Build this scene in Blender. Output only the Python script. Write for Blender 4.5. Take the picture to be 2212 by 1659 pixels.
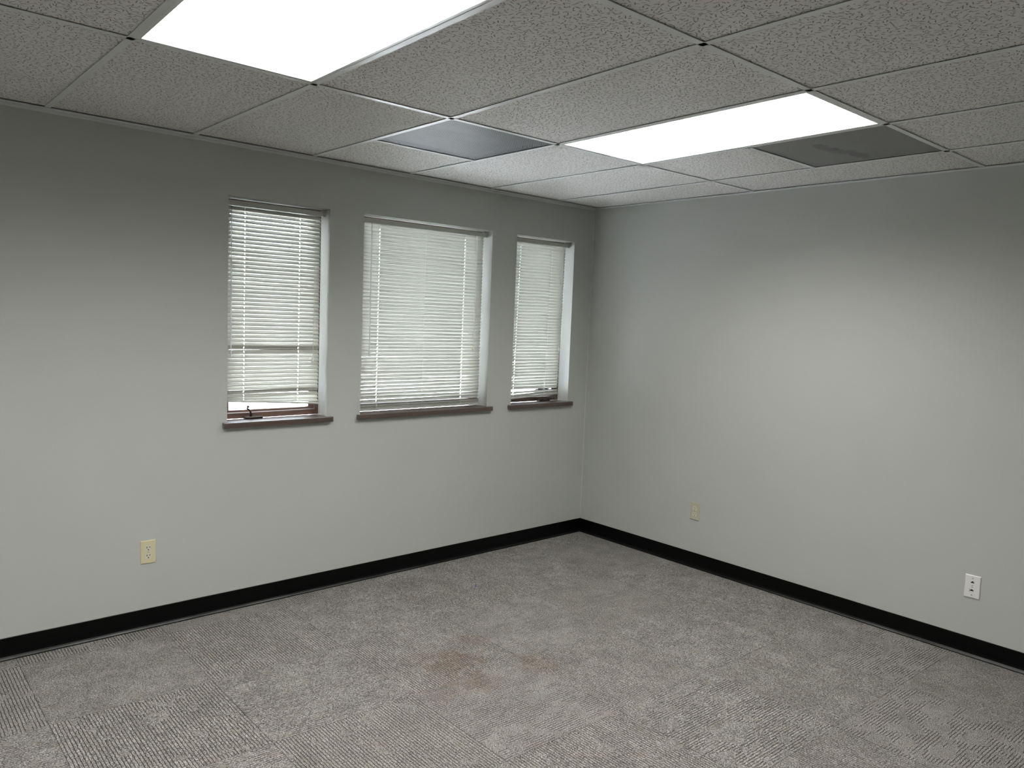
import bpy, bmesh, math, random
from mathutils import Vector, Matrix

scene = bpy.context.scene
for o in list(bpy.data.objects):
    bpy.data.objects.remove(o)

# ------------------------------------------------------------------ camera
CAM = (-4.16707, -3.85926, 1.58304)
YAW, PITCH, ROLL, F_PX = 0.726489, -0.0871625, 0.0391208, 1652.65
fw = Vector((math.sin(YAW) * math.cos(PITCH), math.cos(YAW) * math.cos(PITCH), math.sin(PITCH)))
rt = Vector((math.cos(YAW), -math.sin(YAW), 0))
up = rt.cross(fw)
cr, sr = math.cos(ROLL), math.sin(ROLL)
rt2, up2 = cr * rt + sr * up, -sr * rt + cr * up
cam_d = bpy.data.cameras.new('camera')
cam = bpy.data.objects.new('camera', cam_d)
scene.collection.objects.link(cam)
M3 = Matrix((rt2, up2, -fw)).transposed()
cam.matrix_world = Matrix.Translation(CAM) @ M3.to_4x4()
cam_d.sensor_fit = 'HORIZONTAL'
cam_d.sensor_width = 36.0
cam_d.lens = F_PX / 2212 * 36.0
cam_d.clip_start = 0.02
scene.camera = cam

# ------------------------------------------------------------------ world, view
SKY = (0.85, 0.89, 1.0)
SKY_STRENGTH = 8.0
PANEL_STRENGTH = 17.5
PANEL_COLOR = (1.0, 0.985, 0.945)
world = bpy.data.worlds.new('world')
scene.world = world
world.use_nodes = True
bg = world.node_tree.nodes['Background']
bg.inputs[0].default_value = (*SKY, 1)
bg.inputs[1].default_value = SKY_STRENGTH
# daylight: high sun running parallel to the window wall, so it lights the ground but never enters
sun_d = bpy.data.lights.new('sun', 'SUN')
sun_d.energy = 190.0
sun_d.color = (0.96, 0.955, 1.0)
sun_d.angle = math.radians(3)
sun = bpy.data.objects.new('sun', sun_d)
scene.collection.objects.link(sun)
sun.rotation_euler = Vector((0.50, -0.06, 0.86)).to_track_quat('Z', 'Y').to_euler()
vs = scene.view_settings
vs.view_transform = 'Standard'
vs.look = 'None'
vs.exposure = 0.0
vs.gamma = 1.0
vs.use_curve_mapping = False
scene.cycles.max_bounces = 12
scene.cycles.diffuse_bounces = 8
scene.cycles.transparent_max_bounces = 16
scene.cycles.sample_clamp_indirect = 40.0

# ------------------------------------------------------------------ constants
H = 2.388           # underside of the ceiling grid
XMIN, YMIN = -5.86, -6.10
WT = 0.20           # wall thickness

# ------------------------------------------------------------------ helpers
def link(o):
    scene.collection.objects.link(o)
    return o

def obj(name, bm, mat, parent=None, smooth=False, bevel=0.0, bseg=2):
    me = bpy.data.meshes.new(name)
    bmesh.ops.recalc_face_normals(bm, faces=bm.faces)
    bm.to_mesh(me)
    bm.free()
    if mat is not None:
        for m in (mat if isinstance(mat, (list, tuple)) else [mat]):
            me.materials.append(m)
    o = bpy.data.objects.new(name, me)
    link(o)
    if smooth:
        for p in me.polygons:
            p.use_smooth = True
    if bevel:
        b = o.modifiers.new('bevel', 'BEVEL')
        b.width = bevel
        b.segments = bseg
        b.limit_method = 'ANGLE'
    if parent is not None:
        o.parent = parent
        o.matrix_parent_inverse = parent_world(parent).inverted()
    return o

def parent_world(p):
    m = p.matrix_basis.copy()
    q = p
    while q.parent is not None:
        m = q.parent.matrix_basis @ q.matrix_parent_inverse @ m if False else m
        q = q.parent
    return p.matrix_basis.copy() if p.parent is None else parent_world(p.parent) @ p.matrix_parent_inverse @ p.matrix_basis

def empty(name, loc):
    o = bpy.data.objects.new(name, None)
    o.empty_display_size = 0.05
    o.location = loc
    return link(o)

def tag(o, label, cat, group=None, kind=None):
    o['label'] = label
    o['category'] = cat
    if group:
        o['group'] = group
    if kind:
        o['kind'] = kind
    return o

def box(bm, x0, x1, y0, y1, z0, z1):
    vs_ = [bm.verts.new(p) for p in ((x0, y0, z0), (x1, y0, z0), (x1, y1, z0), (x0, y1, z0),
                                     (x0, y0, z1), (x1, y0, z1), (x1, y1, z1), (x0, y1, z1))]
    for f in ((0, 3, 2, 1), (4, 5, 6, 7), (0, 1, 5, 4), (1, 2, 6, 5), (2, 3, 7, 6), (3, 0, 4, 7)):
        bm.faces.new([vs_[i] for i in f])
    return vs_

def prism(bm, poly, z0, z1):
    a = [bm.verts.new((x, y, z0)) for x, y in poly]
    b = [bm.verts.new((x, y, z1)) for x, y in poly]
    n = len(poly)
    bm.faces.new(a[::-1])
    bm.faces.new(b)
    for i in range(n):
        bm.faces.new((a[i], a[(i + 1) % n], b[(i + 1) % n], b[i]))

def tube(bm, pts, r, n=8, caps=True):
    pts = [Vector(p) for p in pts]
    rs = r if isinstance(r, (list, tuple)) else [r] * len(pts)
    rings = []
    ref = None
    for i, p in enumerate(pts):
        d = (pts[min(i + 1, len(pts) - 1)] - pts[max(i - 1, 0)]).normalized()
        if ref is None:
            ref = d.orthogonal().normalized()
        a = (ref - ref.dot(d) * d)
        a = a.normalized() if a.length > 1e-6 else d.orthogonal().normalized()
        ref = a
        b = d.cross(a)
        rings.append([bm.verts.new(p + rs[i] * (math.cos(t) * a + math.sin(t) * b))
                      for t in [2 * math.pi * k / n for k in range(n)]])
    for i in range(len(rings) - 1):
        for k in range(n):
            bm.faces.new((rings[i][k], rings[i][(k + 1) % n], rings[i + 1][(k + 1) % n], rings[i + 1][k]))
    if caps:
        bm.faces.new(rings[0][::-1])
        bm.faces.new(rings[-1])

def extrude_profile(bm, prof, fn, a0, a1):
    """prof: list of (d, z) closed profile; fn(d, z, a) -> point"""
    A = [bm.verts.new(fn(d, z, a0)) for d, z in prof]
    B = [bm.verts.new(fn(d, z, a1)) for d, z in prof]
    n = len(prof)
    bm.faces.new(A[::-1])
    bm.faces.new(B)
    for i in range(n):
        bm.faces.new((A[i], A[(i + 1) % n], B[(i + 1) % n], B[i]))

# ------------------------------------------------------------------ materials
class NT:
    def __init__(self, name):
        self.m = bpy.data.materials.new(name)
        self.m.use_nodes = True
        self.t = self.m.node_tree
        self.p = self.t.nodes['Principled BSDF']
        self.out = self.t.nodes['Material Output']
    def n(self, typ, **kw):
        nd = self.t.nodes.new(typ)
        for k, v in kw.items():
            setattr(nd, k, v)
        return nd
    def l(self, a, b):
        self.t.links.new(a, b)
    def put(self, sock, v):
        if hasattr(v, 'is_output') or isinstance(v, bpy.types.NodeSocket):
            self.l(v, sock)
        else:
            sock.default_value = v
    def math(self, op, a, b=0.0, c=0.0, clamp=False):
        nd = self.n('ShaderNodeMath', operation=op, use_clamp=clamp)
        self.put(nd.inputs[0], a)
        self.put(nd.inputs[1], b)
        self.put(nd.inputs[2], c)
        return nd.outputs[0]
    def xyz(self):
        g = self.n('ShaderNodeNewGeometry')
        s = self.n('ShaderNodeSeparateXYZ')
        self.l(g.outputs['Position'], s.inputs[0])
        return g.outputs['Position'], s.outputs[0], s.outputs[1], s.outputs[2]
    def comb(self, x, y, z=0.0):
        c = self.n('ShaderNodeCombineXYZ')
        self.put(c.inputs[0], x)
        self.put(c.inputs[1], y)
        self.put(c.inputs[2], z)
        return c.outputs[0]
    def noise(self, vec, scale, detail=2.0, rough=0.5, dist=0.0):
        nd = self.n('ShaderNodeTexNoise')
        self.l(vec, nd.inputs['Vector'])
        nd.inputs['Scale'].default_value = scale
        nd.inputs['Detail'].default_value = detail
        nd.inputs['Roughness'].default_value = rough
        nd.inputs['Distortion'].default_value = dist
        return nd.outputs[0]
    def ramp(self, v, a, b, lo=0.0, hi=1.0):
        nd = self.n('ShaderNodeMapRange', interpolation_type='SMOOTHSTEP')
        self.put(nd.inputs['Value'], v)
        nd.inputs['From Min'].default_value = a
        nd.inputs['From Max'].default_value = b
        nd.inputs['To Min'].default_value = lo
        nd.inputs['To Max'].default_value = hi
        return nd.outputs[0]
    def mixf(self, f, a, b):
        nd = self.n('ShaderNodeMix', data_type='FLOAT')
        self.put(nd.inputs[0], f)
        self.put(nd.inputs[2], a)
        self.put(nd.inputs[3], b)
        return nd.outputs[0]
    def mixc(self, f, a, b, blend='MIX'):
        nd = self.n('ShaderNodeMix', data_type='RGBA', blend_type=blend)
        self.put(nd.inputs[0], f)
        self.put(nd.inputs[6], a if not isinstance(a, tuple) else (*a, 1))
        self.put(nd.inputs[7], b if not isinstance(b, tuple) else (*b, 1))
        return nd.outputs[2]
    def bump(self, h, dist, strength=1.0):
        nd = self.n('ShaderNodeBump')
        nd.inputs['Strength'].default_value = strength
        nd.inputs['Distance'].default_value = dist
        self.l(h, nd.inputs['Height'])
        self.l(nd.outputs[0], self.p.inputs['Normal'])
    def base(self, c, rough=0.6, metal=0.0, spec=0.5):
        self.put(self.p.inputs['Base Color'], (*c, 1) if isinstance(c, tuple) else c)
        self.p.inputs['Roughness'].default_value = rough
        self.p.inputs['Metallic'].default_value = metal
        self.p.inputs['Specular IOR Level'].default_value = spec
        return self

def simple(name, c, rough=0.6, metal=0.0, spec=0.5, nscale=60.0, amt=0.06, bump=0.0):
    t = NT(name)
    pos, x, y, z = t.xyz()
    n = t.noise(pos, nscale, 3.0)
    f = t.math('MULTIPLY_ADD', n, 2 * amt, 1 - amt)
    cc = t.mixc(1.0, c, t.comb(f, f, f), 'MULTIPLY')
    t.base(cc, rough, metal, spec)
    if bump:
        t.bump(n, bump)
    return t.m

def wall_mat():
    t = NT('grey_wall_paint')
    pos, x, y, z = t.xyz()
    big = t.noise(pos, 1.3, 2.0)
    c = t.mixc(big, (0.435, 0.450, 0.432), (0.465, 0.478, 0.458))
    t.base(c, 0.62, 0.0, 0.35)
    a = t.noise(pos, 320.0, 2.0)
    b = t.noise(pos, 45.0, 2.0)
    h = t.math('ADD', t.math('MULTIPLY', a, 0.5), b)
    t.bump(h, 0.0006, 0.5)
    return t.m

def ceiling_tile_mat():
    t = NT('fissured_ceiling_tile')
    pos, x, y, z = t.xyz()
    def fissures(scale, length, width, keep, seed):
        warp = t.noise(pos, 90.0, 1.0)
        wv = t.math('MULTIPLY_ADD', warp, 0.007, seed)
        wv2 = t.math('MULTIPLY_ADD', t.noise(t.comb(y, x, seed + 3.1), 90.0, 1.0), 0.007, seed * 0.37)
        v2 = t.comb(t.math('ADD', x, wv), t.math('ADD', y, wv2), 0.0)
        vo = t.n('ShaderNodeTexVoronoi', voronoi_dimensions='2D', feature='F1')
        t.l(v2, vo.inputs['Vector'])
        vo.inputs['Scale'].default_value = scale
        vo.inputs['Randomness'].default_value = 1.0
        sub = t.n('ShaderNodeVectorMath', operation='SUBTRACT')
        t.l(v2, sub.inputs[0])
        t.l(vo.outputs['Position'], sub.inputs[1])
        sc = t.n('ShaderNodeSeparateColor')
        t.l(vo.outputs['Color'], sc.inputs[0])
        rot = t.n('ShaderNodeVectorRotate', rotation_type='Z_AXIS')
        t.l(sub.outputs[0], rot.inputs['Vector'])
        t.l(t.math('MULTIPLY', sc.outputs[0], 6.283), rot.inputs['Angle'])
        s = t.n('ShaderNodeSeparateXYZ')
        t.l(rot.outputs[0], s.inputs[0])
        ln = t.math('MULTIPLY_ADD', sc.outputs[1], length, length * 0.45)
        dx = t.math('DIVIDE', s.outputs[0], ln)
        dy = t.math('DIVIDE', s.outputs[1], width)
        d = t.math('SQRT', t.math('ADD', t.math('MULTIPLY', dx, dx), t.math('MULTIPLY', dy, dy)))
        inside = t.ramp(d, 0.55, 1.25, 1.0, 0.0)
        k = t.math('LESS_THAN', sc.outputs[2], keep)
        return t.math('MULTIPLY', inside, k)
    f1 = fissures(66.0, 0.0076, 0.00155, 0.92, 0.0)
    f2 = fissures(60.0, 0.0030, 0.0012, 0.45, 7.3)
    f = t.math('MAXIMUM', f1, t.math('MULTIPLY', f2, 0.8))
    fine = t.noise(pos, 600.0, 2.0)
    tone = t.noise(pos, 3.0, 2.0)
    base = t.mixc(tone, (0.66, 0.65, 0.635), (0.72, 0.71, 0.695))
    base = t.mixc(t.ramp(fine, 0.35, 0.65, 0.0, 0.16), base, (0.42, 0.41, 0.39))
    c = t.mixc(t.math('MULTIPLY', f, 0.80), base, (0.10, 0.096, 0.090))  # shade inside the fissure holes put into the colour
    t.base(c, 0.95, 0.0, 0.1)
    h = t.math('SUBTRACT', t.math('MULTIPLY', fine, 0.15), f)
    t.bump(h, 0.0015, 0.8)
    return t.m

def carpet_mat():
    t = NT('ribbed_carpet_tile')
    pos, x, y, z = t.xyz()
    yy = t.math('ADD', y, t.math('MULTIPLY', t.math('ADD', x, 3.6), 0.025))
    u = t.math('DIVIDE', t.math('ADD', x, 3.008), 0.600)
    v = t.math('DIVIDE', t.math('ADD', yy, 0.109), 0.597)
    iu, iv = t.math('FLOOR', u), t.math('FLOOR', v)
    fu, fv = t.math('SUBTRACT', u, iu), t.math('SUBTRACT', v, iv)
    par = t.math('FLOORED_MODULO', t.math('ADD', iu, iv), 2.0)      # 1: ribs run along y
    across = t.mixf(par, t.math('MULTIPLY', fv, 0.597), t.math('MULTIPLY', fu, 0.600))
    along = t.mixf(par, t.math('MULTIPLY', fu, 0.600), t.math('MULTIPLY', fv, 0.597))
    tid = t.math('ADD', t.math('MULTIPLY', iu, 3.17), t.math('MULTIPLY', iv, 7.71))
    tv = t.comb(across, along, tid)
    P = 0.0122
    wob = t.noise(t.comb(t.math('MULTIPLY', across, 70.0), t.math('MULTIPLY', along, 45.0), tid), 1.0, 1.0)
    ph = t.math('ADD', t.math('DIVIDE', across, P), t.math('MULTIPLY', t.math('SUBTRACT', wob, 0.5), 0.50))
    s = t.math('ABSOLUTE', t.math('SINE', t.math('MULTIPLY', ph, math.pi)))
    rib = t.math('POWER', s, 0.55)
    # loops along each rib
    ribid = t.math('FLOOR', ph)
    loopn = t.noise(t.comb(t.math('MULTIPLY', along, 130.0), t.math('MULTIPLY', ribid, 5.3), tid), 1.0, 1.0)
    rib = t.math('MULTIPLY', rib, t.ramp(loopn, 0.25, 0.62, 0.55, 1.0))
    # flat, unribbed areas shaped like drifting leaves
    leaf = t.noise(t.comb(t.math('MULTIPLY', across, 13.0), t.math('MULTIPLY', along, 8.0), tid), 1.0, 3.0, 0.55, 0.9)
    thr = t.mixf(par, 0.505, 0.60)
    flat = t.ramp(t.math('SUBTRACT', leaf, thr), -0.008, 0.012)
    fuzz = t.noise(tv, 190.0, 2.0, 0.6)
    hgt = t.mixf(flat, rib, t.math('MULTIPLY_ADD', fuzz, 0.5, 0.55))
    # yarn colours
    sp = t.noise(t.comb(t.math('MULTIPLY', across, 300.0), t.math('MULTIPLY', along, 190.0), tid), 1.0, 3.0, 0.75)
    sp2 = t.noise(tv, 55.0, 2.0, 0.6)
    tone = t.noise(pos, 7.0, 3.0, 0.6, 0.6)
    hue = t.noise(pos, 22.0, 3.0, 0.6)
    yarn = t.mixc(t.ramp(sp, 0.36, 0.66), (0.060, 0.055, 0.050), (0.530, 0.512, 0.490))
    yarn = t.mixc(t.ramp(hue, 0.52, 0.72, 0.0, 0.55), yarn, (0.29, 0.265, 0.215))
    yarn = t.mixc(t.ramp(sp2, 0.50, 0.70, 0.0, 0.45), yarn, (0.150, 0.146, 0.142))
    k = t.math('MULTIPLY', t.ramp(tone, 0.3, 0.7, 0.90, 1.10), t.math('MULTIPLY_ADD', flat, -0.12, 1.0))
    yarn = t.mixc(1.0, yarn, t.comb(k, k, k), 'MULTIPLY')
    groove_shade = t.math('MULTIPLY', t.ramp(s, 0.05, 0.62, 1.0, 0.0), t.math('SUBTRACT', 1.0, flat))
    c = t.mixc(t.math('MULTIPLY', groove_shade, 0.85), yarn, (0.030, 0.027, 0.023))  # shade between the ribs painted in as near-black
    # seams between tiles
    eu = t.math('MINIMUM', fu, t.math('SUBTRACT', 1.0, fu))
    ev = t.math('MINIMUM', fv, t.math('SUBTRACT', 1.0, fv))
    seam = t.ramp(t.math('MINIMUM', eu, ev), 0.0003, 0.0028, 1.0, 0.0)
    c = t.mixc(t.math('MULTIPLY', seam, 0.30), c, (0.05, 0.047, 0.042))
    # old brown spills
    stain = None
    dist = t.noise(pos, 13.0, 4.0, 0.65)
    for (sx, sy, rx, ry, a) in ((-2.09, -1.17, .15, .13, .75), (-2.12, -1.38, .12, .13, .62), (-1.79, -1.43, .09, .10, .62),
                                (-1.86, -1.04, .07, .09, .40), (-2.28, -1.42, .08, .08, .25)):
        dx = t.math('DIVIDE', t.math('SUBTRACT', x, sx), rx)
        dy = t.math('DIVIDE', t.math('SUBTRACT', y, sy), ry)
        d = t.math('SQRT', t.math('ADD', t.math('MULTIPLY', dx, dx), t.math('MULTIPLY', dy, dy)))
        d = t.math('ADD', d, t.math('MULTIPLY', t.math('SUBTRACT', dist, 0.5), 3.4))
        m = t.ramp(d, 0.15, 1.35, a, 0.0)
        stain = m if stain is None else t.math('MAXIMUM', stain, m)
    st = t.mixc(1.0, c, (0.86, 0.71, 0.60), 'MULTIPLY')
    c = t.mixc(stain, c, st)
    t.base(c, 0.95, 0.0, 0.12)
    full = t.math('SUBTRACT', t.math('ADD', hgt, t.math('MULTIPLY', sp, 0.35)), t.math('MULTIPLY', seam, 0.5))
    t.bump(full, 0.0040, 1.0)
    return t.m

def wood_mat(name, c0, c1, rough=0.32):
    t = NT(name)
    pos, x, y, z = t.xyz()
    st = t.comb(t.math('MULTIPLY', x, 6.0), t.math('MULTIPLY', y, 70.0), t.math('MULTIPLY', z, 110.0))
    g = t.noise(st, 1.0, 5.0, 0.6, 1.2)
    c = t.mixc(t.ramp(g, 0.32, 0.68), c0, c1)
    t.base(c, rough, 0.0, 0.5)
    t.bump(g, 0.0006, 0.4)
    t.p.inputs['Coat Weight'].default_value = 1.0
    t.p.inputs['Coat Roughness'].default_value = 0.5
    t.p.inputs['Coat IOR'].default_value = 1.8
    return t.m

def perforated_mat(name, col, p, thr, smudge, blobs=()):
    """painted sheet steel with real see-through holes in a staggered pattern"""
    t = NT(name)
    pos, x, y, z = t.xyz()
    a = t.math('COSINE', t.math('MULTIPLY', t.math('ADD', x, y), 2 * math.pi / p))
    b = t.math('COSINE', t.math('MULTIPLY', t.math('SUBTRACT', x, y), 2 * math.pi / p))
    hole = t.math('GREATER_THAN', t.math('ADD', a, b), thr)
    n = t.noise(pos, 5.0, 3.0, 0.55, 0.7)
    c = t.mixc(t.ramp(n, 0.42, 0.66, 0.0, smudge), col, tuple(v * 0.45 for v in col))
    for (sx, sy, rx, ry, al) in blobs:      # greasy dust blotches with their own outline
        dx = t.math('DIVIDE', t.math('SUBTRACT', x, sx), rx)
        dy = t.math('DIVIDE', t.math('SUBTRACT', y, sy), ry)
        d = t.math('SQRT', t.math('ADD', t.math('MULTIPLY', dx, dx), t.math('MULTIPLY', dy, dy)))
        d = t.math('ADD', d, t.math('MULTIPLY', t.math('SUBTRACT', t.noise(pos, 16.0, 3.0, 0.6), 0.5), 2.2))
        c = t.mixc(t.ramp(d, 0.6, 1.1, al, 0.0), c, tuple(v * 0.25 for v in col))
    t.base(c, 0.45, 0.0, 0.4)
    tr = t.n('ShaderNodeBsdfTransparent')
    mx = t.n('ShaderNodeMixShader')
    t.l(hole, mx.inputs[0])
    t.l(t.p.outputs[0], mx.inputs[1])
    t.l(tr.outputs[0], mx.inputs[2])
    t.l(mx.outputs[0], t.out.inputs['Surface'])
    return t.m

def plenum_mat(name, base, blob, blobs):
    """dusty filter pad seen through the holes, with lighter or darker blotches"""
    t = NT(name)
    pos, x, y, z = t.xyz()
    n = t.noise(pos, 11.0, 3.0, 0.6)
    c = t.mixc(n, tuple(v * 0.8 for v in base), base)
    for (sx, sy, rx, ry, a) in blobs:
        dx = t.math('DIVIDE', t.math('SUBTRACT', x, sx), rx)
        dy = t.math('DIVIDE', t.math('SUBTRACT', y, sy), ry)
        d = t.math('SQRT', t.math('ADD', t.math('MULTIPLY', dx, dx), t.math('MULTIPLY', dy, dy)))
        d = t.math('ADD', d, t.math('MULTIPLY', t.math('SUBTRACT', n, 0.5), 1.6))
        c = t.mixc(t.ramp(d, 0.5, 1.2, a, 0.0), c, blob)
    t.base(c, 0.9, 0.0, 0.2)
    return t.m

def glass_mat():
    t = NT('window_glass')
    gl = t.n('ShaderNodeBsdfGlossy')
    gl.inputs['Roughness'].default_value = 0.02
    tr = t.n('ShaderNodeBsdfTransparent')
    tr.inputs[0].default_value = (0.95, 0.98, 0.97, 1)
    fr = t.n('ShaderNodeFresnel')
    fr.inputs[0].default_value = 1.45
    mx = t.n('ShaderNodeMixShader')
    t.l(fr.outputs[0], mx.inputs[0])
    t.l(tr.outputs[0], mx.inputs[1])
    t.l(gl.outputs[0], mx.inputs[2])
    t.l(mx.outputs[0], t.out.inputs['Surface'])
    return t.m

def panel_mat():
    t = NT('lit_prismatic_lens')
    t.base((0.85, 0.85, 0.85), 0.5)
    pos, x, y, z = t.xyz()
    n = t.noise(pos, 3.0, 1.0)
    t.put(t.p.inputs['Emission Color'], (*PANEL_COLOR, 1))
    # a prismatic lens throws most of its light downwards and little sideways
    g = t.n('ShaderNodeNewGeometry')
    dt = t.n('ShaderNodeVectorMath', operation='DOT_PRODUCT')
    t.l(g.outputs['Incoming'], dt.inputs[0])
    t.l(g.outputs['True Normal'], dt.inputs[1])
    ct = t.math('ABSOLUTE', dt.outputs['Value'])
    lum = t.ramp(ct, 0.09, 0.66, 0.075, 1.0)
    t.l(t.math('MULTIPLY', t.math('MULTIPLY', t.math('MULTIPLY_ADD', n, 0.10, 0.95), lum), PANEL_STRENGTH), t.p.inputs['Emission Strength'])
    return t.m

MW = wall_mat()
MTILE = ceiling_tile_mat()
MCARPET = carpet_mat()
MGRID = simple('white_grid_metal', (0.62, 0.64, 0.64), 0.38, 0.0, 0.5, 30, 0.05)
MGRIDDK = simple('dark_plenum', (0.02, 0.02, 0.02), 0.9)
def base_mat():
    t = NT('black_vinyl')
    pos, x, y, z = t.xyz()
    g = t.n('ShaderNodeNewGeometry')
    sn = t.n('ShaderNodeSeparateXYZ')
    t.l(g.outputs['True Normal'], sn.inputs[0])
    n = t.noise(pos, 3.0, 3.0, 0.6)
    toe_sheen = t.math('MULTIPLY', t.ramp(sn.outputs[2], 0.35, 0.75), t.ramp(n, 0.30, 0.70, 0.35, 1.0))  # grey on upward faces: the toe's highlight put into the colour
    away = t.math('MULTIPLY', t.math('ADD', x, y), -1.0)        # painted toe highlight fades towards the corner
    toe_sheen = t.math('MULTIPLY', toe_sheen, t.ramp(away, 1.0, 3.0, 0.06, 1.0))
    t.base(t.mixc(toe_sheen, (0.0016, 0.0016, 0.0018), (0.155, 0.158, 0.160)), 0.28, 0.0, 0.16)
    return t.m
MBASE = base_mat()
MSILL = wood_mat('dark_stained_wood', (0.022, 0.011, 0.006), (0.075, 0.036, 0.018), 0.30)
MSASH = wood_mat('red_brown_stained_wood', (0.045, 0.018, 0.009), (0.14, 0.058, 0.030), 0.30)
MSLAT = simple('off_white_slat_paint', (0.50, 0.505, 0.465), 0.38, 0.0, 0.5, 40, 0.03)
MRAIL = simple('off_white_rail_paint', (0.42, 0.43, 0.395), 0.40, 0.0, 0.5, 40, 0.05)
MCORD = simple('white_cord', (0.80, 0.80, 0.76), 0.8)
MIVORY = simple('ivory_plastic', (0.60, 0.555, 0.36), 0.35, 0.0, 0.5, 80, 0.02)
MIVORY2 = simple('pale_ivory_plastic', (0.60, 0.57, 0.47), 0.35, 0.0, 0.5, 80, 0.02)
MTAN = simple('dull_ivory_plastic', (0.46, 0.45, 0.34), 0.38, 0.0, 0.5, 80, 0.02)
MTAN2 = simple('cream_plastic', (0.60, 0.59, 0.48), 0.38, 0.0, 0.5, 80, 0.02)
MWHITE = simple('white_plastic', (0.72, 0.72, 0.71), 0.35, 0.0, 0.5, 80, 0.02)
MHOLE = simple('slot_black', (0.006, 0.006, 0.006), 0.7)
MSCREW = simple('dull_screw', (0.33, 0.32, 0.26), 0.4, 0.4)
MBRONZE = simple('dark_bronze_hardware', (0.050, 0.042, 0.038), 0.32, 0.7, 0.5, 90, 0.2)
MGLASS = glass_mat()
MPANEL = panel_mat()
MLIGHTFR = simple('white_enamel', (0.66, 0.67, 0.67), 0.35, 0.0, 0.5, 30, 0.03)
MCAULK = simple('pale_caulk', (0.52, 0.53, 0.51), 0.6, 0.0, 0.3, 90, 0.15, 0.0006)
def clear_mat():
    t = NT('clear_plastic')
    t.base((0.85, 0.88, 0.92), 0.2)
    tr = t.n('ShaderNodeBsdfTransparent')
    mx = t.n('ShaderNodeMixShader')
    mx.inputs[0].default_value = 0.55
    t.l(t.p.outputs[0], mx.inputs[1])
    t.l(tr.outputs[0], mx.inputs[2])
    t.l(mx.outputs[0], t.out.inputs['Surface'])
    return t.m
MWAND = clear_mat()
MBLUE = simple('blue_lint', (0.03, 0.08, 0.30), 0.9)

# ------------------------------------------------------------------ setting: floor, walls
bm = bmesh.new()
box(bm, XMIN, 0, YMIN, 0, -0.12, 0)
floor = tag(obj('floor', bm, MCARPET), 'grey ribbed carpet tiles laid quarter-turned, brown spill marks in the middle', 'floor', kind='structure')

OPEN = [(-2.675, -2.115), (-1.903, -0.955), (-0.742, -0.192)]
ZS, ZHD = 0.990, 2.133

bm = bmesh.new()
xs = [XMIN - WT]
for a, b in OPEN:
    xs += [a, b]
xs += [WT]
# one wall built as columns and infills that share the same faces
for i in range(0, len(xs), 2):
    box(bm, xs[i], xs[i + 1], 0, WT, -0.12, 2.75)
for a, b in OPEN:
    box(bm, a, b, 0, WT, -0.12, ZS - 0.03)
    box(bm, a, b, 0, WT, ZHD, 2.75)
bmesh.ops.remove_doubles(bm, verts=bm.verts, dist=1e-5)
wl = tag(obj('wall_left', bm, MW), 'grey painted wall with three recessed windows', 'wall', kind='structure')

bm = bmesh.new()
box(bm, 0, WT, YMIN - WT, 0, -0.12, 2.75)
tag(obj('wall_right', bm, MW), 'plain grey painted wall with one ivory outlet and a white jack plate', 'wall', kind='structure')
bm = bmesh.new()
box(bm, XMIN - WT, XMIN, YMIN - WT, 0, -0.12, 2.75)
tag(obj('wall_far_left', bm, MW), 'plain grey wall outside the frame on the left side', 'wall', kind='structure')
bm = bmesh.new()
box(bm, XMIN, 0, YMIN - WT, YMIN, -0.12, 2.75)
tag(obj('wall_back', bm, MW), 'plain grey wall behind the camera', 'wall', kind='structure')

# corner bead of paint-caulk with one crack
bm = bmesh.new()
rnd = random.Random(4)
z = 0.10
pts, rs = [], []
while z < 2.36:
    pts.append((-0.0012, -0.0012, z))
    w = 0.0023 + 0.0007 * rnd.random()
    if 0.43 < z < 0.47:
        w = 0.0012
    rs.append(w)
    z += 0.035
tube(bm, pts, rs, 8)
tag(obj('trim_3', bm, MCAULK, smooth=True), 'thin pale caulk line running down the corner between the two walls', 'caulk line', kind='structure')

# ------------------------------------------------------------------ cove base
BH = 0.0985
def cove_profile():
    p = [(0.0, 0.0), (0.016, 0.0), (0.0175, 0.002), (0.0165, 0.0048), (0.013, 0.0068), (0.009, 0.0095), (0.0060, 0.015), (0.0040, 0.024),
         (0.0033, 0.036), (0.0033, BH - 0.0018), (0.0022, BH), (0.0, BH)]
    return p
def cove(name, fn, a0, a1, label):
    bm = bmesh.new()
    extrude_profile(bm, cove_profile(), fn, a0, a1)
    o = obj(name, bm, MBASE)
    return tag(o, label, 'baseboard', kind='structure')
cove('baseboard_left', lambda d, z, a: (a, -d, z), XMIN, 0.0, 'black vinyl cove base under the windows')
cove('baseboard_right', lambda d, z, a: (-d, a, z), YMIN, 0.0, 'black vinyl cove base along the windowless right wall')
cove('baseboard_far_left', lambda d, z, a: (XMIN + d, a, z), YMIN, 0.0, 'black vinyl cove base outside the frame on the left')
cove('baseboard_back', lambda d, z, a: (a, YMIN + d, z), XMIN, 0.0, 'black vinyl cove base behind the camera')

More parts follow.
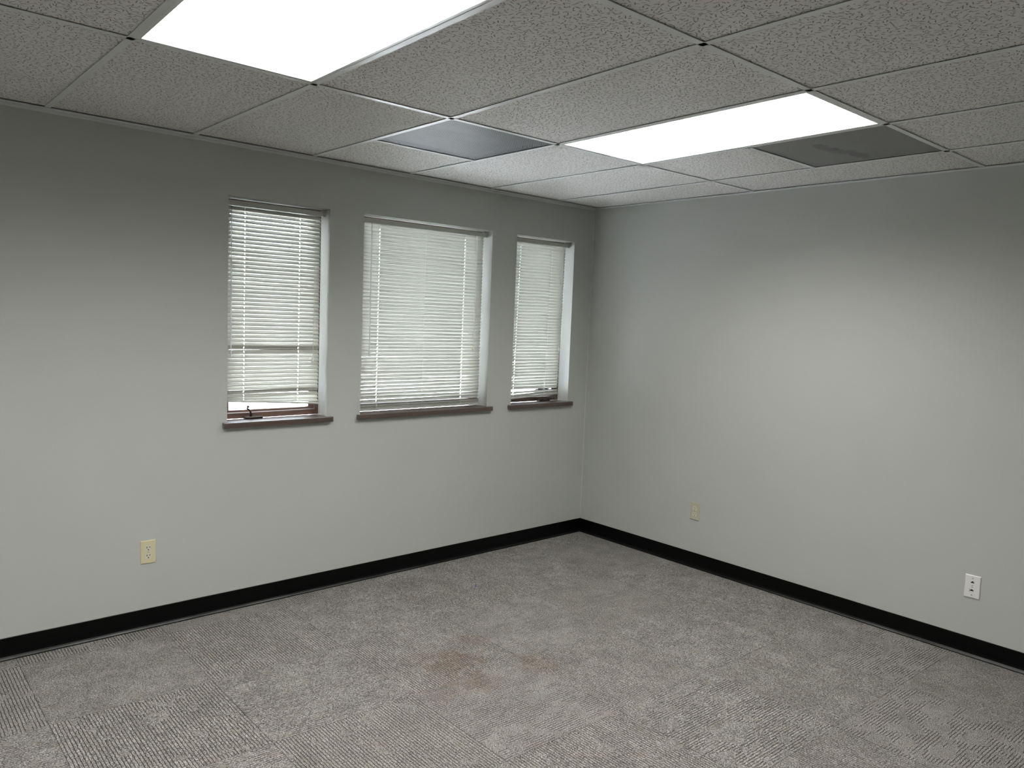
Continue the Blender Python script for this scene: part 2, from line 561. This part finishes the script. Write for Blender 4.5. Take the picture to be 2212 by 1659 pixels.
# ------------------------------------------------------------------ ceiling grid
G = 0.6096
WX = [-5.905, -5.295, -4.685, -4.075, -3.466, -2.854, -2.242, -1.631, -1.021, -0.418]
L1X = [-5.89, -5.28, -4.67, -4.070, -3.460, -2.847, -2.235, -1.626, -1.024, -0.435]
L1Y = [-1.235, -1.235, -1.235, -1.235, -1.240, -1.240, -1.244, -1.253, -1.265, -1.280]
L2X = [-5.90, -5.29, -4.69, -4.085, -3.482, -2.872, -2.264, -1.664, -1.071, -0.459]
L2Y = [-2.455, -2.455, -2.46, -2.462, -2.468, -2.478, -2.490, -2.502, -2.512, -2.519]
NK = len(WX)
EDGE = -0.052
rows = [
    [(WX[k], EDGE) for k in range(NK)],
    [(L1X[k], L1Y[k]) for k in range(NK)],
    [(L2X[k], L2Y[k]) for k in range(NK)],
    [(L2X[k], L2Y[k] - 2 * G) for k in range(NK)],
    [(L2X[k], L2Y[k] - 4 * G) for k in range(NK)],
]
YR = [EDGE, -1.292, -2.524, -2.524 - 2 * G, -2.524 - 4 * G]   # the same rows where they meet the right wall
for j in range(5):
    rows[j].append((-0.012, YR[j]))
rows.append([(x, YMIN) for x, y in rows[4]])
def clampx(p):
    return (max(p[0], XMIN), max(p[1], YMIN))
def lerp(a, b, t):
    return (a[0] + (b[0] - a[0]) * t, a[1] + (b[1] - a[1]) * t)

LIGHTS = {(1, 1), (4, 1), (7, 1), (4, 3)}       # (column, row) of the 2 x 4 fixtures
cells = []                                                  # ceiling tile quads: (corner a, b, c, d)
vents = {}
for j in range(5):
    for k in range(NK):
        q = [rows[j][k], rows[j][k + 1], rows[j + 1][k + 1], rows[j + 1][k]]
        if q[1][0] <= XMIN + 0.02 or (j == 4 and abs(rows[4][k][1] - YMIN) < 0.1):
            continue
        q = [clampx(p) for p in q]
        if (k, j) in LIGHTS:
            continue
        if (k, j) == (6, 0):        # grille tile, cut from the room-side 2 ft of the column
            t = 1 - 0.61 / 1.195
            a, b = lerp(q[0], q[3], t), lerp(q[1], q[2], t)
            vents['a'] = [a, b, q[2], q[3]]
            cells.append([q[0], q[1], b, a])
        elif (k, j) == (8, 1):      # second grille tile
            a, b = lerp(q[0], q[3], 0.5), lerp(q[1], q[2], 0.5)
            vents['b'] = [a, b, q[2], q[3]]
            cells.append([q[0], q[1], b, a])
        else:
            cells.append(q)

def inset(q, d):
    c = (sum(p[0] for p in q) / 4, sum(p[1] for p in q) / 4)
    out = []
    for p in q:
        out.append((p[0] + (d if p[0] < c[0] else -d), p[1] + (d if p[1] < c[1] else -d)))
    return out

TZ = H + 0.0042
bm = bmesh.new()
for q in cells:
    prism(bm, inset(q, 0.0035), TZ, TZ + 0.016)
ceiling = tag(obj('ceiling', bm, MTILE), 'white fissured lay-in ceiling tiles in a metal grid', 'ceiling', kind='structure')
# deck above the tiles
bm = bmesh.new()
box(bm, XMIN, 0, YMIN, 0, 2.62, 2.68)
obj('upper_deck', bm, MGRIDDK, ceiling)

def bar(bm, a, b, w=0.0238):
    a, b = Vector((*a, 0)), Vector((*b, 0))
    d = (b - a).normalized()
    n = Vector((-d.y, d.x, 0))
    def strip(hw, z0, z1):
        prism(bm, [tuple((a + n * hw)[:2]), tuple((b + n * hw)[:2]), tuple((b - n * hw)[:2]), tuple((a - n * hw)[:2])], z0, z1)
    strip(w / 2, H, H + 0.0011)
    strip(0.0015, H + 0.0011, H + 0.036)

bm = bmesh.new()
for j in range(1, 5):
    for k in range(NK):
        a, b = clampx(rows[j][k]), clampx(rows[j][k + 1])
        if b[0] - a[0] > 0.02:
            bar(bm, a, b)
for k in range(NK):
    for j in range(5):
        a, b = rows[j][k], rows[j + 1][k]
        if a[0] < XMIN + 0.02 or abs(a[1] - b[1]) < 0.02:
            continue
        bar(bm, a, (b[0], max(b[1], YMIN)))
for j in range(1, 5):
    for k in range(NK):
        x_, y_ = rows[j][k]
        if x_ > XMIN + 0.03:
            box(bm, x_ - 0.0150, x_ + 0.0150, y_ - 0.0150, y_ + 0.0150, H + 0.0001, H + 0.0012)
bar(bm, vents['a'][0], vents['a'][1])
bar(bm, vents['b'][0], vents['b'][1])
obj('ceiling_grid', bm, MGRID, ceiling)

# wall angles
bm = bmesh.new()
box(bm, XMIN, -0.001, -0.052, -0.0105, H - 0.0014, H)                # window wall: flange, shadow gap, wall leg
box(bm, XMIN, -0.001, -0.0118, -0.0105, H, H + 0.018)
box(bm, XMIN, -0.001, -0.0052, 0.0, H - 0.013, H + 0.004)
t1 = obj('trim_1', bm, MGRID)
tag(t1, 'white wall angle with a shadow gap where ceiling meets the window wall', 'ceiling trim', kind='structure')
bm = bmesh.new()
box(bm, -0.024, 0.0, YMIN, -0.052, H - 0.0014, H)
box(bm, -0.0022, 0.0, YMIN, -0.052, H - 0.006, H)
tag(obj('trim_2', bm, MGRID), 'thin white wall angle where ceiling meets the right wall', 'ceiling trim', kind='structure')
bm = bmesh.new()
box(bm, XMIN, XMIN + 0.022, YMIN, 0, H - 0.0014, H)
box(bm, XMIN + 0.022, 0, YMIN, YMIN + 0.022, H - 0.0014, H)
tag(obj('trim_4', bm, MGRID), 'white wall angle above the walls outside the frame', 'ceiling trim', kind='structure')

# ------------------------------------------------------------------ ceiling lights
def light(q, label):
    cx, cy = sum(p[0] for p in q) / 4, sum(p[1] for p in q) / 4
    root = empty('ceiling_light', (cx, cy, H))
    tag(root, label, 'ceiling light', 'recessed fluorescent ceiling lights')
    o_, i_ = inset(q, 0.004), inset(q, 0.024)
    bm = bmesh.new()
    zb, zt = H + 0.0013, H + 0.010
    A = [bm.verts.new((*p, zb)) for p in o_]
    B = [bm.verts.new((*p, zb)) for p in i_]
    C_ = [bm.verts.new((*p, zt)) for p in i_]
    D = [bm.verts.new((*p, zt)) for p in o_]
    for i in range(4):
        j = (i + 1) % 4
        bm.faces.new((A[i], A[j], B[j], B[i]))
        bm.faces.new((B[i], B[j], C_[j], C_[i]))
        bm.faces.new((C_[i], C_[j], D[j], D[i]))
        bm.faces.new((D[i], D[j], A[j], A[i]))
    obj('door_frame', bm, MLIGHTFR, root)
    bm = bmesh.new()
    prism(bm, inset(q, 0.0235), H + 0.005, H + 0.008)
    obj('lens', bm, MPANEL, root)
    bm = bmesh.new()
    prism(bm, inset(q, 0.006), H + 0.0105, H + 0.11)
    obj('housing', bm, MLIGHTFR, root)
    return root
def cellq(k, j):
    return [rows[j][k], rows[j][k + 1], rows[j + 1][k + 1], rows[j + 1][k]]
light(cellq(4, 1), 'large lit ceiling light cut off by the top edge, in front of the left window')
light(cellq(7, 1), 'lit rectangular ceiling light nearer the right wall, between the two dark grilles')
light(cellq(1, 1), 'added unseen ceiling light, lit, outside the frame on the left')  # unseen fixture added to brighten the left side of the room
light(cellq(4, 3), 'added unseen ceiling light, lit, above and behind the camera on the left')  # unseen fixture added for its light on the near carpet

# ------------------------------------------------------------------ ceiling vents
def vent(q, mat_face, mat_pad, label):
    cx, cy = sum(p[0] for p in q) / 4, sum(p[1] for p in q) / 4
    root = empty('ceiling_vent', (cx, cy, H))
    tag(root, label, 'ceiling vent', 'grey perforated ceiling vents')
    bm = bmesh.new()
    qq = inset(q, 0.006)
    prism(bm, qq, H + 0.0040, H + 0.0046)
    obj('perforated_face', bm, mat_face, root)
    bm = bmesh.new()
    prism(bm, inset(q, 0.008), H + 0.022, H + 0.050)
    obj('filter_pad', bm, mat_pad, root)
    bm = bmesh.new()
    o2, i2 = inset(q, 0.004), inset(q, 0.012)
    A = [bm.verts.new((*p, H + 0.0060)) for p in o2]
    B = [bm.verts.new((*p, H + 0.0060)) for p in i2]
    C_ = [bm.verts.new((*p, H + 0.060)) for p in i2]
    D = [bm.verts.new((*p, H + 0.060)) for p in o2]
    for i in range(4):
        j = (i + 1) % 4
        bm.faces.new((A[i], A[j], B[j], B[i]))
        bm.faces.new((B[i], B[j], C_[j], C_[i]))
        bm.faces.new((C_[i], C_[j], D[j], D[i]))
        bm.faces.new((D[i], D[j], A[j], A[i]))
    obj('vent_frame', bm, MGRIDDK, root)
    return root
vent(vents['a'], perforated_mat('perforated_grey_steel', (0.22, 0.232, 0.245), 0.0115, 0.40, 0.15),
     plenum_mat('pale_dusty_pad', (0.035, 0.037, 0.04), (0.30, 0.31, 0.33), ((-2.03, -1.04, .16, .05, .5), (-1.86, -.97, .12, .06, .45))),
     'perforated grey ceiling grille with pale dusty smears, above the wide middle window')
vent(vents['b'], perforated_mat('perforated_dark_steel', (0.235, 0.238, 0.228), 0.0045, 1.2, 0.10, ((-0.80, -2.14, .12, .035, .55), (-0.60, -2.19, .13, .035, .5), (-0.70, -2.16, .08, .03, .4))),
     plenum_mat('dark_dusty_pad', (0.09, 0.09, 0.088), (0.02, 0.02, 0.02), ()),
     'smooth dark grey ceiling vent with blotches, nearest the right wall')

# ------------------------------------------------------------------ windows
def crank(cx, knob_dx, root, fold):
    """folding crank handle on the bottom sash"""
    bm = bmesh.new()
    y = 0.078
    x0, x1 = (cx - 0.028, cx + 0.072) if not fold else (cx - 0.085, cx + 0.02)
    box(bm, x0, x1, y - 0.014, 0.104, ZS + 0.0005, ZS + 0.014)
    base = obj('crank_handle', bm, MBRONZE, root, bevel=0.004)
    base['label'] = 'dark bronze crank handle'
    bm = bmesh.new()
    if not fold:
        pts = [(cx + 0.006, y - 0.004, ZS + 0.012), (cx + 0.008, y - 0.006, ZS + 0.026), (cx + 0.001, y - 0.012, ZS + 0.040),
               (cx - 0.010, y - 0.016, ZS + 0.052), (cx - 0.020, y - 0.018, ZS + 0.060)]
    else:
        pts = [(cx + 0.002, y - 0.006, ZS + 0.012), (cx + 0.008, y - 0.012, ZS + 0.030), (cx + 0.016, y - 0.018, ZS + 0.020),
               (cx + 0.026, y - 0.020, ZS + 0.016), (cx + 0.034, y - 0.022, ZS + 0.017)]
    tube(bm, pts, [0.0075, 0.0062, 0.0050, 0.0045, 0.0045], 10)
    arm = obj('crank_arm', bm, MBRONZE, base, smooth=True)
    bm = bmesh.new()
    e = Vector(pts[-1]) + Vector((0.004 if not fold else 0.006, -0.004, 0.008 if not fold else 0.002))
    tube(bm, [e + Vector((0, 0, -0.006)), e + Vector((0, 0, -0.003)), e + Vector((0, 0, 0.003)), e + Vector((0, 0, 0.007))],
         [0.0045, 0.0072, 0.0072, 0.0040], 12)
    obj('crank_knob', bm, MBRONZE, base, smooth=True)

SILLX = [(-2.700, -2.088), (-1.927, -0.922), (-0.772, -0.163)]
def window(n, a, b, sill, label, crk):
    # stained wooden frame at the back of the recess
    yf0, yf1 = 0.104, 0.165
    bm = bmesh.new()
    fwid = 0.020
    box(bm, a, a + fwid, yf0, yf1, ZS, ZHD)
    box(bm, b - fwid, b, yf0, yf1, ZS, ZHD)
    box(bm, a + fwid, b - fwid, yf0, yf1, ZHD - fwid, ZHD)
    box(bm, a + fwid, b - fwid, yf0, yf1, ZS, ZS + 0.030)
    root = obj('window_%d' % n, bm, MSASH, bevel=0.0015)
    tag(root, label, 'window', kind='structure')
    bm = bmesh.new()
    s = 0.032
    x0, x1, z0, z1 = a + fwid + .002, b - fwid - .002, ZS + 0.032, ZHD - fwid - .002
    box(bm, x0, x0 + s, 0.120, 0.158, z0, z1)
    box(bm, x1 - s, x1, 0.120, 0.158, z0, z1)
    box(bm, x0 + s, x1 - s, 0.120, 0.158, z1 - s, z1)
    box(bm, x0 + s, x1 - s, 0.120, 0.158, z0, z0 + 0.012)
    obj('sash', bm, MSASH, root, bevel=0.0015)
    bm = bmesh.new()
    box(bm, x0 + s - .004, x1 - s + .004, 0.140, 0.144, z0 + .010, z1 - s + .004)
    obj('glass', bm, MGLASS, root)
    bm = bmesh.new()
    # wooden stool: overhangs the wall face and passes into the opening
    box(bm, sill[0], sill[1], -0.030, -0.0002, ZS - 0.028, ZS)
    box(bm, a + 0.0005, b - 0.0005, -0.0002, 0.104, ZS - 0.028, ZS)
    bmesh.ops.remove_doubles(bm, verts=bm.verts, dist=1e-5)
    sl = obj('window_sill', bm, MSILL, root, bevel=0.0025)
    sl['label'] = 'dark stained wooden sill board'
    if crk is not None:
        crank(crk[0], 0, root, crk[1])
    return root
window(1, *OPEN[0], SILLX[0], 'narrow left window with a crank handle showing below its short blind', (-2.527, False))
window(2, *OPEN[1], SILLX[1], 'wide middle window, widest of the three, covered down to its sill', None)
window(3, *OPEN[2], SILLX[2], 'narrow right window beside the room corner, folded crank on its dark sill', (-0.325, True))

# ------------------------------------------------------------------ mini blinds
YB = 0.062
PITCH_S = 0.0210
def slat(bm, xa, xb, za, zb, tilt, holes, yc=YB, width=0.0250):
    """curved slat from xa to xb; tilt>0: room-side edge down. za, zb heights of the two ends"""
    n = 6
    crown = 0.0017
    xs_ = [xa, xa + 0.003]
    hs = sorted(holes)
    for h in hs:
        xs_ += [h - 0.0019, h + 0.0019]
    xs_ += [xb - 0.003, xb]
    ring = []
    for i, xx in enumerate(xs_):
        f = (xx - xa) / (xb - xa)
        zc = za + (zb - za) * f
        col = []
        for k in range(n + 1):
            s = (k / n - 0.5)
            w = width if 0 < i < len(xs_) - 1 else width * 0.72
            dy, dz = s * w, crown * (1 - (2 * s) ** 2)
            # s=-0.5 is the room side
            yy = dy * math.cos(tilt) - dz * math.sin(tilt)
            zz = dy * math.sin(tilt) + dz * math.cos(tilt)
            col.append(bm.verts.new((xx, yc + yy, zc + zz)))
        ring.append(col)
    for i in range(len(xs_) - 1):
        hole = any(abs((xs_[i] + xs_[i + 1]) / 2 - h) < 1e-4 for h in hs)
        for k in range(n):
            if hole and k in (2, 3):
                continue
            bm.faces.new((ring[i][k], ring[i + 1][k], ring[i + 1][k + 1], ring[i][k + 1]))

def blind(x0, x1, tilt, holes, strings, label, zbot, special, cord, wand, drift=0.0, flips=(), rail_tilt=None, seed=1):
    """x0..x1 headrail; zbot = z of bottom rail centre at (left, right)"""
    root = empty('mini_blind', ((x0 + x1) / 2, YB, 2.105))
    tag(root, label, 'window blind', 'off white horizontal mini blinds')
    rnd = random.Random(seed)
    # headrail: open U channel
    bm = bmesh.new()
    zt, zb = 2.119, 2.094
    box(bm, x0, x1, 0.0495, 0.0503, zb, zt)
    box(bm, x0, x1, 0.0740, 0.0748, zb, zt)
    box(bm, x0, x1, 0.0503, 0.0740, zb, zb + 0.0008)
    box(bm, x0, x0 + 0.001, 0.0503, 0.0740, zb + .0008, zt)
    box(bm, x1 - 0.001, x1, 0.0503, 0.0740, zb + .0008, zt)
    hr = obj('headrail', bm, MRAIL, root)
    for xx in (x0 - 0.0035, x1 - 0.010):
        bm = bmesh.new()
        box(bm, xx, xx + 0.0135, 0.0465, 0.0485, zb - 0.002, zt + 0.012)
        box(bm, xx, xx + 0.0135, 0.0485, 0.0765, zt + 0.0005, zt + 0.012)
        bmesh.ops.remove_doubles(bm, verts=bm.verts, dist=1e-5)
        obj('mounting_bracket', bm, MRAIL, root)
    xa, xb = x0 + 0.006, x1 - 0.018
    # slats
    z = 2.083
    zl, zr = zbot
    zend = max(zl, zr)
    n = int((z - (zend + 0.012)) / PITCH_S)
    zs = [z - PITCH_S * i for i in range(n)]
    heights = [(a, a) for a in zs] + list(special)
    bm = bmesh.new()
    total = len(heights)
    for i, (a, b) in enumerate(heights):
        f = i / total
        tl = tilt + rnd.uniform(-0.03, 0.03)
        if i in flips:
            tl = -tilt * 0.95
        if i >= len(zs):
            tl *= 0.75
        dx = drift * f
        j = rnd.uniform(-0.0006, 0.0006)
        slat(bm, xa + dx, xb + dx, a + j, b - j, tl, [h + dx for h in holes])
    sl = obj('slats', bm, MSLAT, root, smooth=True)
    sd = sl.modifiers.new('thick', 'SOLIDIFY')
    sd.thickness = 0.00035
    # bottom rail
    bm = bmesh.new()
    ra, rb = xa + drift * 1.05, xb + drift * 1.05 + 0.006
    A = [bm.verts.new((ra, YB + dy, zl + dz)) for dy, dz in ((-.0125, -.004), (.0125, -.004), (.0125, .003), (.006, .0055), (-.006, .0055), (-.0125, .003))]
    B = [bm.verts.new((rb, YB + dy, zr + dz)) for dy, dz in ((-.0125, -.004), (.0125, -.004), (.0125, .003), (.006, .0055), (-.006, .0055), (-.0125, .003))]
    bm.faces.new(A[::-1])
    bm.faces.new(B)
    for i in range(6):
        bm.faces.new((A[i], A[(i + 1) % 6], B[(i + 1) % 6], B[i]))
    obj('bottom_rail', bm, MRAIL, root, bevel=0.0012)
    # ladder strings with lift cord
    half = 0.0125 * math.cos(tilt)
    for xs0 in strings:
        bm = bmesh.new()
        f = (xs0 - xa) / (xb - xa)
        ze = zl + (zr - zl) * f
        for dy in (-half - 0.0016, half + 0.0016):
            tube(bm, [(xs0, YB + dy, 2.094), (xs0 + drift * .5, YB + dy, (2.094 + ze) / 2), (xs0 + drift, YB + dy, ze)], 0.00055, 5)
        if xs0 in holes:
            tube(bm, [(xs0, YB, 2.094), (xs0 + drift * .5, YB, (2.094 + ze) / 2), (xs0 + drift, YB, ze)], 0.0008, 5)
            tube(bm, [(xs0 + drift, YB, ze - 0.0072), (xs0 + drift, YB, ze - 0.0038)], 0.0045, 8)
        obj('ladder_string', bm, MCORD, root)
    if cord:
        cx, cz = cord
        bm = bmesh.new()
        yq = 0.0415
        for d in (-0.0022, 0.0022):
            tube(bm, [(cx + d, yq + .006, 2.093), (cx + d * 1.4, yq, 2.06), (cx + d * .6 + .002, yq - .001, (2.09 + cz) / 2), (cx + d * .3, yq, cz + .018)], 0.0008, 5)
        cd = obj('lift_cord', bm, MCORD, root)
        bm = bmesh.new()
        tube(bm, [(cx, yq, cz + .020), (cx, yq, cz + .014), (cx - .001, yq, cz + .004), (cx - .0015, yq, cz - .008), (cx - .0015, yq, cz - .010)],
             [.0018, .0040, .0052, .0068, .0060], 12)
        obj('cord_tassel', bm, MCORD, cd, smooth=True)
    if wand:
        wx, wz = wand
        bm = bmesh.new()
        tube(bm, [(wx, 0.047, 2.093), (wx, 0.040, 2.088), (wx, 0.040, 2.074), (wx, 0.042, 2.066)], 0.0011, 6)
        hk = obj('wand_hook', bm, MBRONZE, root)
        bm = bmesh.new()
        tube(bm, [(wx, 0.0400, 2.070), (wx, 0.0390, (2.07 + wz) / 2), (wx, 0.0385, wz + .03)], 0.0034, 6)
        tube(bm, [(wx, 0.0385, wz + .03), (wx, 0.0385, wz + .022), (wx, 0.0385, wz)], [.0034, .0046, .0040], 6)
        obj('tilt_wand', bm, MWAND, root, smooth=False)
    return root

T = math.radians(59)
T2 = math.radians(61.5)
blind(-2.668, -2.123, T, [-2.566, -2.262], [-2.566, -2.262],
      'short off white blind with crooked bottom slats in the left window',
      (1.0925, 1.0585), [(1.119, 1.117), (1.110, 1.097), (1.1015, 1.0775)], (-2.184, 1.300), (-2.644, 1.325), flips=(34, 45), seed=3)
blind(-1.896, -0.963, -T2, [-1.760, -1.128], [-1.760, -1.436, -1.128],
      'widest off white blind, fully lowered in the middle window',
      (1.0045, 1.0045), [(1.031, 1.031), (1.0175, 1.0175)], (-1.048, 1.367), (-1.828, 1.321), seed=5)
blind(-0.735, -0.202, -T2, [-0.648, -0.354], [-0.648, -0.354],
      'narrow off white blind hanging askew in the right window by the corner',
      (1.022, 1.044), [(1.062, 1.070), (1.042, 1.058)], (-0.262, 1.363), None, drift=-0.022, seed=8)

# ------------------------------------------------------------------ wall plates
def place_plate(wall, along, z):
    """returns fn(u, v, d): u right, v up, d out of the wall, as seen from the room"""
    if wall == 'L':
        return lambda u, v, d: (along + u, -d, z + v)
    return lambda u, v, d: (-d, along - u, z + v)

def plate_mesh(fn, w, h, t=0.0055, e=0.0035):
    bm = bmesh.new()
    lv = [(w / 2, h / 2, 0.0), (w / 2, h / 2, t * .35), (w / 2 - e * .45, h / 2 - e * .45, t * .8), (w / 2 - e, h / 2 - e, t)]
    rings = []
    for a, b, d in lv:
        rings.append([bm.verts.new(fn(sx * a, sy * b, d)) for sx, sy in ((-1, -1), (1, -1), (1, 1), (-1, 1))])
    for r0, r1 in zip(rings, rings[1:]):
        for i in range(4):
            bm.faces.new((r0[i], r0[(i + 1) % 4], r1[(i + 1) % 4], r1[i]))
    bm.faces.new(rings[-1])
    bm.faces.new(rings[0][::-1])
    return bm

def disc(bm, fn, cu, cv, r, d0, d1, n=20, flat=None):
    pts = []
    for k in range(n):
        a = 2 * math.pi * k / n
        uu, vv = r * math.cos(a), r * math.sin(a)
        if flat:
            vv = max(-flat, min(flat, vv))
        pts.append((cu + uu, cv + vv))
    A = [bm.verts.new(fn(u, v, d0)) for u, v in pts]
    B = [bm.verts.new(fn(u, v, d1)) for u, v in pts]
    bm.faces.new(A[::-1])
    bm.faces.new(B)
    for i in range(n):
        bm.faces.new((A[i], A[(i + 1) % n], B[(i + 1) % n], B[i]))

def pbox(bm, fn, u0, u1, v0, v1, d0, d1):
    A = [bm.verts.new(fn(u, v, d0)) for u, v in ((u0, v0), (u1, v0), (u1, v1), (u0, v1))]
    B = [bm.verts.new(fn(u, v, d1)) for u, v in ((u0, v0), (u1, v0), (u1, v1), (u0, v1))]
    bm.faces.new(A[::-1])
    bm.faces.new(B)
    for i in range(4):
        bm.faces.new((A[i], A[(i + 1) % 4], B[(i + 1) % 4], B[i]))

def outlet(wall, along, z, mp, mr, label):
    fn = place_plate(wall, along, z)
    root = empty('wall_outlet', fn(0, 0, 0))
    tag(root, label, 'wall outlet', 'duplex wall outlets')
    obj('cover_plate', plate_mesh(fn, 0.070, 0.1145), mp, root)
    for cv in (0.0195, -0.0195):
        bm = bmesh.new()
        disc(bm, fn, 0, cv, 0.0185, 0.0052, 0.0054, 32, 0.0155)
        rim = obj('receptacle_gap', bm, MSCREW, root)
        bm = bmesh.new()
        disc(bm, fn, 0, cv, 0.0172, 0.0054, 0.0068, 32, 0.0143)
        rc = obj('receptacle', bm, mr, root)
        bm = bmesh.new()
        pbox(bm, fn, -0.0079, -0.0051, cv - 0.0005, cv + 0.0085, 0.0067, 0.0070)
        pbox(bm, fn, 0.0051, 0.0077, cv + 0.0005, cv + 0.0080, 0.0067, 0.0070)
        disc(bm, fn, 0, cv - 0.0080, 0.0029, 0.0067, 0.0070, 12)
        obj('slots', bm, MHOLE, rc)
    bm = bmesh.new()
    disc(bm, fn, 0, 0, 0.0030, 0.0054, 0.0068, 14)
    sc_ = obj('screw', bm, MSCREW, root)
    return root
outlet('L', -3.057, 0.3805, MIVORY, MIVORY2, 'yellowish ivory outlet low on the window wall, at the left')
outlet('R', -1.014, 0.3715, MTAN, MTAN2, 'dull ivory outlet low on the right wall, near the corner')

def jack(along, z):
    fn = place_plate('R', along, z)
    root = empty('jack_plate', fn(0, 0, 0))
    tag(root, 'white phone and data jack plate low on the right wall', 'jack plate')
    obj('cover_plate', plate_mesh(fn, 0.070, 0.1145, 0.0068), MWHITE, root)
    for cv, big in ((0.0215, False), (-0.0185, True)):
        bm = bmesh.new()
        if big:
            pbox(bm, fn, -0.0098, 0.0098, cv - 0.0105, cv + 0.0095, 0.0067, 0.0078)
        else:
            pbox(bm, fn, -0.0085, 0.0085, cv - 0.0075, cv + 0.0085, 0.0067, 0.0072)
        jk = obj('jack_port', bm, MWHITE, root, bevel=0.0004)
        bm = bmesh.new()
        d = 0.0079 if big else 0.0073
        w = 0.0078 if big else 0.0074
        pts = [(-w, -0.003), (w, -0.003), (w, 0.0022), (0.0034, 0.0022), (0.0034, 0.0062), (-0.0034, 0.0062), (-0.0034, 0.0022), (-w, 0.0022)]
        A = [bm.verts.new(fn(u, cv + v, d - 0.0003)) for u, v in pts]
        B = [bm.verts.new(fn(u, cv + v, d + 0.0002)) for u, v in pts]
        bm.faces.new(A[::-1])
        bm.faces.new(B)
        for i in range(8):
            bm.faces.new((A[i], A[(i + 1) % 8], B[(i + 1) % 8], B[i]))
        if big:
            pbox(bm, fn, -0.0098, -0.0085, cv - 0.0085, cv + 0.008, d - .0003, d + .0002)
        obj('port_opening', bm, MHOLE, jk)
    bm = bmesh.new()
    for cv in (0.0065, -0.0015):
        pbox(bm, fn, -0.0040, 0.0040, cv - 0.0016, cv + 0.0016, 0.0067, 0.0072)
    obj('label_mark', bm, MSCREW, root)
    for cv in (0.0415, -0.0415):
        bm = bmesh.new()
        disc(bm, fn, 0, cv, 0.0033, 0.0066, 0.0076, 14)
        s_ = obj('screw', bm, MRAIL, root)
        bm = bmesh.new()
        pbox(bm, fn, -0.0028, 0.0028, cv - 0.0005, cv + 0.0005, 0.0075, 0.0078)
        obj('screw_slot', bm, MHOLE, s_)
jack(-2.6435, 0.350)

# ------------------------------------------------------------------ blue lint on the carpet
bm = bmesh.new()
tube(bm, [(-1.396, -0.490, 0.0035), (-1.392, -0.487, 0.006), (-1.387, -0.488, 0.0035)], [0.002, 0.0035, 0.0018], 6)
tag(obj('blue_lint', bm, MBLUE), 'tiny blue speck of lint lying on the carpet below the middle window', 'lint')

# ------------------------------------------------------------------ outside
t = NT('pale_gravel')
pos, x, y, z = t.xyz()
n = t.noise(pos, 6.0, 4.0, 0.6, 1.5)
t.base(t.mixc(t.ramp(n, 0.5, 0.58), (0.80, 0.80, 0.82), (0.50, 0.49, 0.52)), 0.9)
bm = bmesh.new()
bm.faces.new([bm.verts.new(p) for p in ((-30, 0.25, -0.4), (25, 0.25, -0.4), (25, 40, -0.4), (-30, 40, -0.4))])
tag(obj('ground', bm, t.m), 'pale bright ground outside the windows', 'ground', kind='structure')
